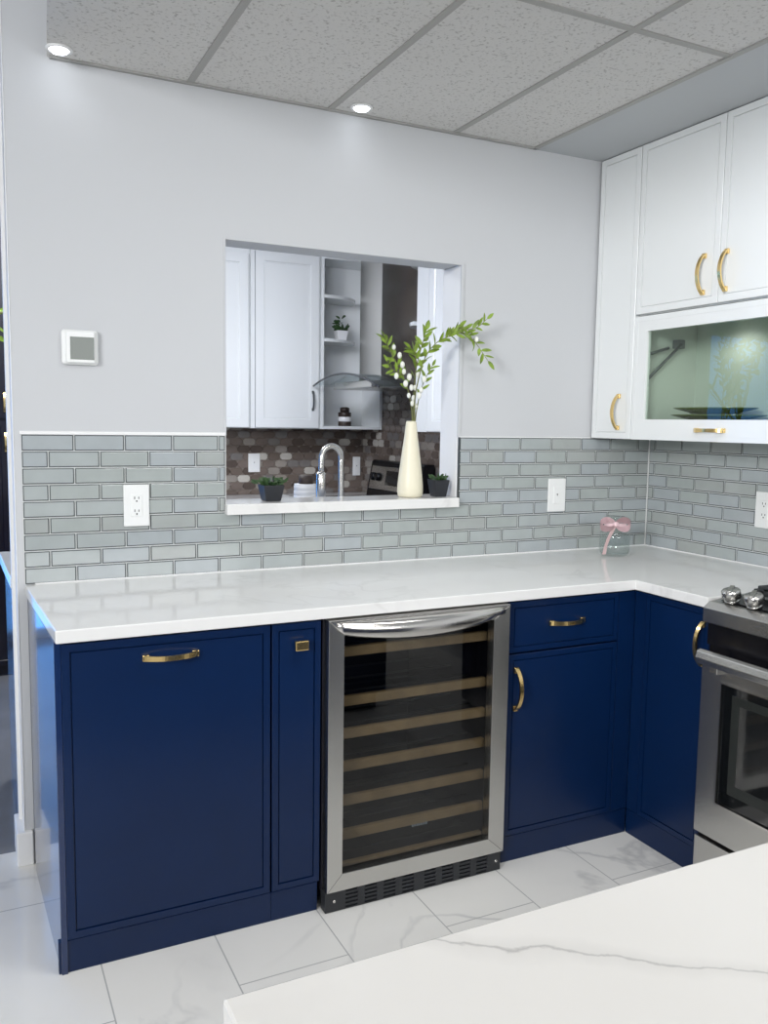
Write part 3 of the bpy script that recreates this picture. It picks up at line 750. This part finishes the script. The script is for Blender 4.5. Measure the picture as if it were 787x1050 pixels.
# ------------------------------------------------------------------ second kitchen seen through the opening
YB, XB = 3.0, XR+.008
def hex_panel(name, x0, x1, z0, z1, mtx, w=.062, h=.052):
    bm = BM(); box(bm, x0, x1, .0052, .0085, z0, z1, mi=0)
    g = .0016; ro = 0; z = z0+h*.2
    while z < z1+h:
        x = x0-w+(0 if ro % 2 else (w*.86))
        while x < x1+w:
            pts = [(x-w*.92, z), (x-w*.52, z-h*.5), (x+w*.52, z-h*.5), (x+w*.92, z), (x+w*.52, z+h*.5), (x-w*.52, z+h*.5)]
            pts = [(x+(p[0]-x)*.965, z+(p[1]-z)*.95) for p in pts]
            pts = [(min(max(p[0], x0), x1), min(max(p[1], z0), z1)) for p in pts]
            if max(p[0] for p in pts)-min(p[0] for p in pts) > .01 and max(p[1] for p in pts)-min(p[1] for p in pts) > .008:
                t = bmesh.new(); a = [t.verts.new((p[0], .0055, p[1])) for p in pts]; c = [t.verts.new((x+(p[0]-x)*.94, .002, z+(p[1]-z)*.93)) for p in pts]
                for k in range(6): t.faces.new((a[k], a[(k+1) % 6], c[(k+1) % 6], c[k]))
                t.faces.new(c); bmesh.ops.recalc_face_normals(t, faces=t.faces[:])
                mi = 1+random.choices(range(6), (24, 20, 14, 22, 9, 14))[0]
                merge(bm, t, mi)
            x += w*1.72*.86*1.0+.0
        z += h*1.0; ro += 1
    place(bm, mtx); return struct(name, bm, [M['hexgrout']]+HEX)
hex_panel('wall_far_tile', .80, XB, ZC, 1.386, Matrix.Translation((0, YB-.0086, 0)))
hex_panel('wall_right_mosaic', -2.99, -.14, ZC, 1.78, Matrix.Translation((XB-.0086, 0, 0)) @ RIGHT)
hex_panel('wall_right_mosaic_upper', -2.66, -1.568, 1.78, 2.563, Matrix.Translation((XB-.0086, 0, 0)) @ RIGHT)
# far run
UY = 2.67
def kdoor(bm, x0, x1, z0, z1, y): 
    shaker(bm, x0, x1, z0, z1, y, fw=.058, rec=.007, ch=.006)
    t = BM(); framed(t, x0+.066, x1-.066, z0+.066, z1-.066, x0+.070, x1-.070, z0+.070, z1-.070, y+.004, y+.008); merge(bm, t)
r = thing('wall_cabinet', 'white shaker wall cabinet at the left edge of the wall opening', 'cabinet', (1.16, 2.84, 1.388))
b = BM(); box(b, .75, 1.566, UY+.021, YB, 1.388, 2.562); obj('body', b, M['white'], r)
for x0, x1 in ((.76, 1.140), (1.146, 1.553)):
    b = BM(); kdoor(b, x0, x1, 1.392, 2.52, UY); obj('door', b, M['white'], r)
r = thing('wall_cabinet', 'white shaker wall cabinet with one framed door and dark pull, beside the open shelves', 'cabinet', (1.82, 2.84, 1.388))
b = BM(); box(b, 1.568, 2.064, UY+.021, YB, 1.386, 2.562); box(b, 1.568, 1.594, UY+.002, UY+.021, 1.388, 2.562); obj('body', b, M['white'], r)
b = BM(); kdoor(b, 1.600, 2.050, 1.392, 2.545, UY); dr = obj('door', b, M['white'], r)
b = BM(); arch_handle(b, (2.004, 1.578), .13, True, UY, h=.02, w=.010); tag(obj('handle', b, M['hinge'], dr), 'slim dark metal pull')
r = thing('shelf_unit', 'white open shelf unit with two rounded shelves behind the hood', 'shelf', (2.3, 2.84, 1.388))
b = BM(); box(b, 2.066, 2.086, UY, YB-.004, 1.386, 2.562); box(b, 2.516, XR-.001, UY, YB-.009, 1.386, 2.562); box(b, 2.086, 2.516, YB-.02, YB-.009, 1.386, 2.562); box(b, 2.086, 2.516, UY+.005, YB-.02, 2.54, 2.562); obj('body', b, M['white'], r)
for z in (1.386, 1.985, 2.28):
    b = BM(); pts = [(2.0865, YB-.021), (2.0865, UY+.004)]
    if z < 1.5: pts += [(2.5155, UY+.004), (2.5155, YB-.021)]
    else:
        for k in range(0, 11):
            a = PI/2*k/10; pts.append((2.10+.33*math.sin(a), YB-.021-.305*math.cos(a)))
    prism(b, pts, z, z+.022, .002); obj('shelf', b, M['white'], r)
pot_plant('potted_plant', 'little white potted green plant on the middle rounded shelf', 2.27, 2.81, 2.0072, .085, .07, M['potw'], M['dleaf'], 40, .06, .55, .10)
b = BM()
for k in range(3): lathe(b, [(0, 0), (.045, 0), (.047, .004), (.047, .028), (.045, .032), (0, .032)], 2.315, 2.83, 24, cz=1.4082+.033*k, mi=k % 2)
lathe(b, [(0, 0), (.034, 0), (.034, .03), (.02, .036), (0, .036)], 2.315, 2.83, 20, cz=1.5072, mi=0)
o = obj('canister', b, [M['brown'], M['potw']], loc=(2.315, 2.83, 1.4082)); tag(o, 'small brown and white banded canister on the bottom shelf', 'canister')
# far counter + cabinets
b = BM(); box(b, .75, 1.80, 2.36, YB-.012, .88, ZC, .003)
o = obj('countertop', b, M['quartz'], loc=(1.6, 2.7, .88)); tag(o, 'white counter along the mosaic wall of the second kitchen', 'countertop')
b = BM(); box(b, 1.886, XR-.012, 2.645, YB-.012, .88, ZC, .003)
o = obj('countertop', b, M['quartz'], loc=(2.2, 2.8, .88)); tag(o, 'short white corner counter between the second range and the mosaic wall', 'countertop')
r = thing('base_cabinet', 'plain white corner cabinet under the short corner counter', 'cabinet', (2.2, 2.8, 0))
b = BM(); box(b, 1.888, XR-.02, 2.66, YB-.02, .0, .8795, .002); obj('body', b, M['white'], r)
r = thing('base_cabinet', 'base cabinet run under the counter at the mosaic wall', 'cabinet', (1.3, 2.7, 0))
b = BM(); box(b, .75, 1.80, 2.40, YB-.02, .1, .8795); box(b, .76, 1.79, 2.45, 2.98, 0, .1); obj('body', b, M['white'], r)
for k in range(3):
    b = BM(); kdoor(b, .754+.349*k, 1.100+.349*k, .105, .872, 2.378); obj('door', b, M['white'], r)
# second range
r = thing('range', 'steel electric range with an upright backguard, in the second kitchen', 'range', (2.2, 2.25, 0))
b = BM(); box(b, -2.634, -1.870, 1.90, XR-.012, .02, .905, .004); place(b, RIGHT); obj('body', b, M['steel'], r)
b = BM(); box(b, -2.634, -1.870, 1.885, XR-.10, .905, .925, .003); place(b, RIGHT); obj('cooktop', b, M['black'], r)
b = BM(); prism(b, [(2.40, .925), (2.445, 1.165), (2.458, 1.175), (2.522, 1.175), (2.522, .925)], -2.634, -1.870, .004, axis='x'); place(b, RIGHT); bg = obj('backguard', b, M['black'], r); tag(bg, 'upright black backguard')
tl = math.atan2(.045, .24)
b = BM(); box(b, -2.60, -1.90, -.004, .003, .055, .215, .002, mtx=Matrix.Translation((0, 2.398, .925)) @ Matrix.Rotation(-tl, 4, 'X')); place(b, RIGHT); obj('control_panel', b, M['steel'], bg)
b = BM(); box(b, -2.36, -2.14, -.006, .0, .09, .19, .001, mtx=Matrix.Translation((0, 2.398, .925)) @ Matrix.Rotation(-tl, 4, 'X')); place(b, RIGHT); obj('display', b, M['ovenglass'], bg)
for x in (-2.55, -2.47, -2.05, -1.96):
    b = BM(); lathe(b, [(0, 0), (.03, 0), (.026, .02), (0, .02)], 0, 0, 20, mtx=Matrix.Translation((x, 2.392, .925)) @ Matrix.Rotation(-tl, 4, 'X') @ Matrix.Translation((0, 0, .14)) @ Matrix.Rotation(PI/2, 4, 'X')); place(b, RIGHT); obj('knob', b, M['black'], bg)
b = BM(); box(b, -2.62, -1.885, 1.866, 1.90, .2, .78, .004); place(b, RIGHT); dr = obj('oven_door', b, M['ovenglass'], r)
b = BM(); tube(b, [(-2.57, 1.83, .74), (-1.93, 1.83, .74)], .012, 10); 
for x in (-2.55, -1.95): box(b, x-.01, x+.01, 1.83, 1.867, .73, .75)
place(b, RIGHT); obj('handle', b, M['steel'], dr)
# hood
r = thing('range_hood', 'stainless chimney hood with an arched glass canopy, over the second range', 'range hood', (2.4, 2.275, 1.65))
b = BM(); box(b, -2.44, -2.11, 2.25, XR-.012, 1.70, 2.56, .002); place(b, RIGHT); tag(obj('chimney', b, M['steel'], r), 'tall square steel chimney')
b = BM(); box(b, -2.58, -1.97, 2.12, XR-.012, 1.655, 1.70, .004); place(b, RIGHT); obj('base', b, M['steel'], r)
b = BM(); t = bmesh.new(); A = []
for k in range(25):
    y = 1.62+1.02*k/24; z = 1.736-.30*(y-2.19)**2
    A.append([t.verts.new((2.0, y, z)), t.verts.new((2.5, y, z)), t.verts.new((2.5, y, z+.006)), t.verts.new((2.0, y, z+.006))])
for a, c in zip(A, A[1:]):
    for k in range(4):
        f = t.faces.new((a[k], a[(k+1) % 4], c[(k+1) % 4], c[k])); f.smooth = True
t.faces.new(A[0]); t.faces.new(A[-1]); bmesh.ops.recalc_face_normals(t, faces=t.faces[:]); merge(b, t)
cp = obj('canopy', b, M['hoodglass'], r); tag(cp, 'arched clear glass canopy')
b = BM(); tube(b, [(1.999, 1.62+1.02*k/24, 1.739-.30*(1.62+1.02*k/24-2.19)**2) for k in range(25)], .0065, 8); tag(obj('edge_trim', b, M['hoodedge'], cp), 'dark front edge of the glass')
# right upper cabinet with rounded end shelves
r = thing('wall_cabinet', 'white wall cabinet with rounded end shelves, at the right jamb of the opening', 'cabinet', (2.37, 1.1, 1.388))
b = BM(); box(b, -1.565, -.3, 2.231, XR-.012, 1.386, 2.562); box(b, -1.565, -1.43, 2.211, 2.231, 1.386, 2.562, .001); place(b, RIGHT); obj('body', b, M['white'], r)
for x0, x1 in ((-1.425, -1.0), (-.995, -.57)):
    b = BM(); kdoor(b, x0, x1, 1.390, 2.54, 2.21); place(b, RIGHT); obj('door', b, M['white'], r)
for z in (1.995, 2.345):
    b = BM(); pts = [(XR-.013, 1.566)]
    for k in range(11):
        a = PI/2*k/10; pts.append((XR-.013-.335*math.cos(a), 1.566+.25*math.sin(a)))
    prism(b, pts, z, z+.024, .003); obj('end_shelf', b, M['white'], r)
decora('wall_outlet', 'pale wall plate on the mosaic at the left of the opening', 1.690, 1.140, Matrix.Translation((0, YB-.0066, 0)), 'hole', w=.085, h=.132, group='wall plates on the mosaic')
decora('wall_outlet', 'pale wall plate on the mosaic near the corner, behind the second range', 2.485, 1.110, Matrix.Translation((0, YB-.0066, 0)), 'hole', w=.06, h=.14, group='wall plates on the mosaic')
# sink counter behind the pass-through wall
b = BM(); prism(b, [(-.049, .755), (-.036, .1385), (2.18, .1385), (2.18, .755)], .880, ZC, .003)
o = obj('countertop', b, M['quartz'], loc=(1.0, .45, .88)); tag(o, 'white counter of the second kitchen, its end showing left of the wall', 'countertop')
r = thing('base_cabinet', 'navy cabinet behind the wall, its glossy end showing at the far left', 'cabinet', (1.0, .45, 0))
b = BM(); box(b, -.012, 2.15, .142, .715, .0, .8795); obj('body', b, M['navy'], r)
b = BM(); box(b, -.028, -.012, .155, .735, .0, .8795, .001); tag(obj('end_panel', b, M['navyside'], r), 'glossy navy end panel')
for k in range(4):
    b = BM(); shaker(b, -(.52+.535*k), -(-.01+.535*k), .10, .872, -.737); b.transform(Matrix.Rotation(PI, 4, 'Z')); obj('door', b, M['navy'], r)
r = thing('faucet', 'tall brushed gooseneck faucet rising behind the stone ledge', 'faucet', (1.205, .31, ZC))
b = BM(); lathe(b, [(0, 0), (.027, 0), (.027, .006), (.016, .012), (.016, .09), (.014, .10), (0, .10)], 1.205, .31, 24, cz=ZC+.0003); obj('base', b, M['steel'], r)
b = BM(); pth = [(1.205, .31, ZC+.08), (1.205, .31, 1.20), (1.204, .31, 1.27)]+[(1.160+.0445*math.cos(PI*k/10), .31-.01*k/10, 1.29+.05*math.sin(PI*k/10)) for k in range(0, 11)]+[(1.114, .30, 1.235)]
tube(b, smooth_path(pth, 3), .0115, 14); obj('neck', b, M['steel'], r)
b = BM(); lathe(b, [(0, 0), (.017, 0), (.0195, .004), (.0195, .11), (.015, .12), (0, .12)], 1.113, .30, 22, cz=1.118); lathe(b, [(.0155, 0), (.0205, .0), (.0205, .004), (.0155, .004)], 1.113, .30, 22, cz=1.228); obj('spray_head', b, M['steelh'], r)
b = BM(); tube(b, [(1.205, .31, ZC+.06), (1.245, .31, ZC+.075), (1.285, .31, ZC+.10)], .006, 8); obj('lever', b, M['steel'], r)
r = thing('storage_canister', 'white ribbed canister with a dark lid beside the faucet', 'canister', (1.112, .47, ZC))
b = BM(); zz = 0; prof = [(0, 0), (.046, 0)]
for k in range(13): prof += [(.048, .003+.020*k), (.048, .016+.020*k), (.0455, .018+.020*k), (.0455, .0215+.020*k)]
prof += [(.046, .264), (0, .264)]
lathe(b, prof, 1.112, .47, 32, cz=ZC+.0003); obj('body', b, M['potw'], r)
b = BM(); lathe(b, [(0, 0), (.030, 0), (.032, .004), (.030, .034), (0, .036)], 1.116, .47, 24, cz=ZC+.264); tag(obj('lid', b, M['brown'], r), 'dark brown lid')

# ------------------------------------------------------------------ far left: dark tall cabinet, plant, glazed door
r = thing('pantry_cabinet', 'dark full-height cabinet with brass pulls, beyond the left wall end', 'cabinet', (.28, 2.62, 0))
b = BM(); box(b, -.14, .70, 2.252, YB-.002, .0, 2.52); obj('body', b, M['dark'], r)
for z0, z1, hz in ((.06, 1.42, 1.30), (1.43, 2.515, 1.515)):
    b = BM(); shaker(b, -.138, .060, z0, z1, 2.23, fw=.03, rec=.004); dr = obj('door', b, M['dark'], r)
    b = BM(); shaker(b, .064, .698, z0, z1, 2.23, fw=.03, rec=.004); obj('door', b, M['dark'], r)
    b = BM(); arch_handle(b, (.052, hz), .10, True, 2.23, h=.012, w=.012); tag(obj('handle', b, M['brass'], dr), 'brass pull')
TX, TY = -.95, 2.05
r = thing('potted_tree', 'leafy potted tree whose yellow-green leaves peek in at the left edge', 'potted tree', (TX, TY, 0))
b = BM(); lathe(b, [(0, 0), (.12, 0), (.15, .02), (.17, .30), (.16, .31), (.15, .28), (0, .27)], TX, TY, 28); obj('pot', b, M['potb'], r)
b = BM(); tube(b, smooth_path([(TX, TY, .27), (TX+.01, TY, .9), (TX-.01, TY, 1.4), (TX, TY, 1.7)], 5), .014, 8)
tips = [(.050, 1.92, 1.96), (.035, 1.95, 1.84), (-.6, 1.7, 2.25), (-.9, 1.75, 2.25), (-1.25, 2.1, 2.2), (.02, 1.98, 1.90), (-1.15, 2.3, 1.85)]
for tp in tips: tube(b, smooth_path([(TX, TY, 1.45), (TX+(tp[0]-TX)*.45, TY, 1.55+.6*(tp[2]-1.45)), tp], 4), .005, 6)
obj('trunk', b, M['stem'], r)
b = BM()
for tp in tips:
    for k in range(30):
        u = random.uniform(.35, 1.0); q = Vector((TX, TY, 1.62)).lerp(Vector(tp), u)
        leaf(b, q, (random.uniform(-1, 1), random.uniform(-1, 1), random.uniform(-.5, 1)), .07, .026)
obj('foliage', b, M['leaf'], r)
b = BM(); framed(b, -2.6, -.16, .0, 2.35, -2.54, -.22, .06, 2.29, 3.03, 3.09); box(b, -1.41, -1.35, 3.03, 3.09, .06, 2.29)
tag(obj('door_1', b, M['trim']), kind='structure'); 
b = BM(); box(b, -2.545, -.215, 3.055, 3.063, .055, 2.295); struct('window_1', b, M['clear'])

# ------------------------------------------------------------------ light
W = bpy.data.worlds.new('World'); S.world = W; W.use_nodes = True
bgn = W.node_tree.nodes['Background']; bgn.inputs['Color'].default_value = (.16, .44, 1.0, 1); bgn.inputs['Strength'].default_value = 6

def area(name, loc, target, sx, sy, power, col=(1, 1, 1), spread=PI):
    l = bpy.data.lights.new(name, 'AREA'); l.shape = 'RECTANGLE'; l.size = sx; l.size_y = sy; l.energy = power; l.color = col; l.spread = spread
    o = bpy.data.objects.new(name, l); COL.objects.link(o); o.location = loc
    d = Vector(target)-Vector(loc); o.rotation_euler = d.to_track_quat('-Z', 'Y').to_euler(); return o
area('ceiling_panel_lamp', (.9, -3.6, 2.49), (.9, -3.6, 0), 1.2, .6, 26, (1, .98, .95))
area('ceiling_panel_lamp', (1.15, -1.45, 2.49), (1.15, -1.45, 0), 1.3, .3, 34, (.98, .99, 1))
area('added_fill_lamp', (-4.0, -4.6, 2.6), (2.5, -.6, 1.6), 1.8, 1.3, 165, (.97, .985, 1), 1.6)  # unseen fill added at front left to brighten the right-hand cabinets
area('added_fill_lamp', (1.2, -6.2, 2.3), (1.7, 0, 1.0), 3.0, 1.2, 105, (.97, .985, 1), 2.4)  # unseen fill added at the front to lift the right side
area('rear_fill_lamp', (.7, .75, 2.5), (1.9, 3.0, 1.2), 1.1, .6, 66, (.87, .90, 1), 2.6)  # unseen area light, tilted to light the far cabinets from the front
area('rear_fill_lamp', (.4, 1.2, 2.54), (.4, 1.2, 0), .6, .6, 40, (.92, .95, 1))  # unseen second light added to brighten the right jamb of the opening
area('added_fill_lamp', (-1.2, -1.1, 3.12), (-.9, -1.0, 0),   .8, .8, 13, (1, .98, .95), 1.7)  # unseen overhead fill added to brighten the floor before the doorway
for x in (.150, 1.104):
    l = bpy.data.lights.new('spot_beam', 'SPOT'); l.energy = .35; l.spot_size = 2.4; l.spot_blend = .9; l.shadow_soft_size = .03; l.color = (.92, .95, 1)
    o = bpy.data.objects.new('spot_beam', l); COL.objects.link(o); o.location = (x, -.07, ZCEIL-.02)

# ------------------------------------------------------------------ camera
l = bpy.data.lights.new('puck_beam', 'SPOT'); l.energy = 3.2; l.spot_size = 2.9; l.spot_blend = .8; l.shadow_soft_size = .03; l.color = (1, .98, .94)
o = bpy.data.objects.new('puck_beam', l); COL.objects.link(o); o.location = (2.43, -.50, 1.828)
cam = bpy.data.cameras.new('camera'); co = bpy.data.objects.new('camera', cam); COL.objects.link(co)
co.matrix_world = Matrix(((0.897523, 0.032365, -0.439777, -0.162821), (-0.440718, 0.099356, -0.89213, -2.859724), (0.01482, 0.994525, 0.103438, 1.434477), (0, 0, 0, 1)))
cam.sensor_fit = 'VERTICAL'; cam.sensor_height = 36; cam.lens = 30.0993; cam.clip_start = .02
S.camera = co
S.view_settings.view_transform = 'Standard'; S.view_settings.look = 'None'; S.view_settings.gamma = 1; S.view_settings.use_curve_mapping = False
S.view_settings.exposure = -1.12
S.cycles.use_denoising = True
S.cycles.max_bounces = 8; S.cycles.transparent_max_bounces = 12; S.cycles.sample_clamp_indirect = 4
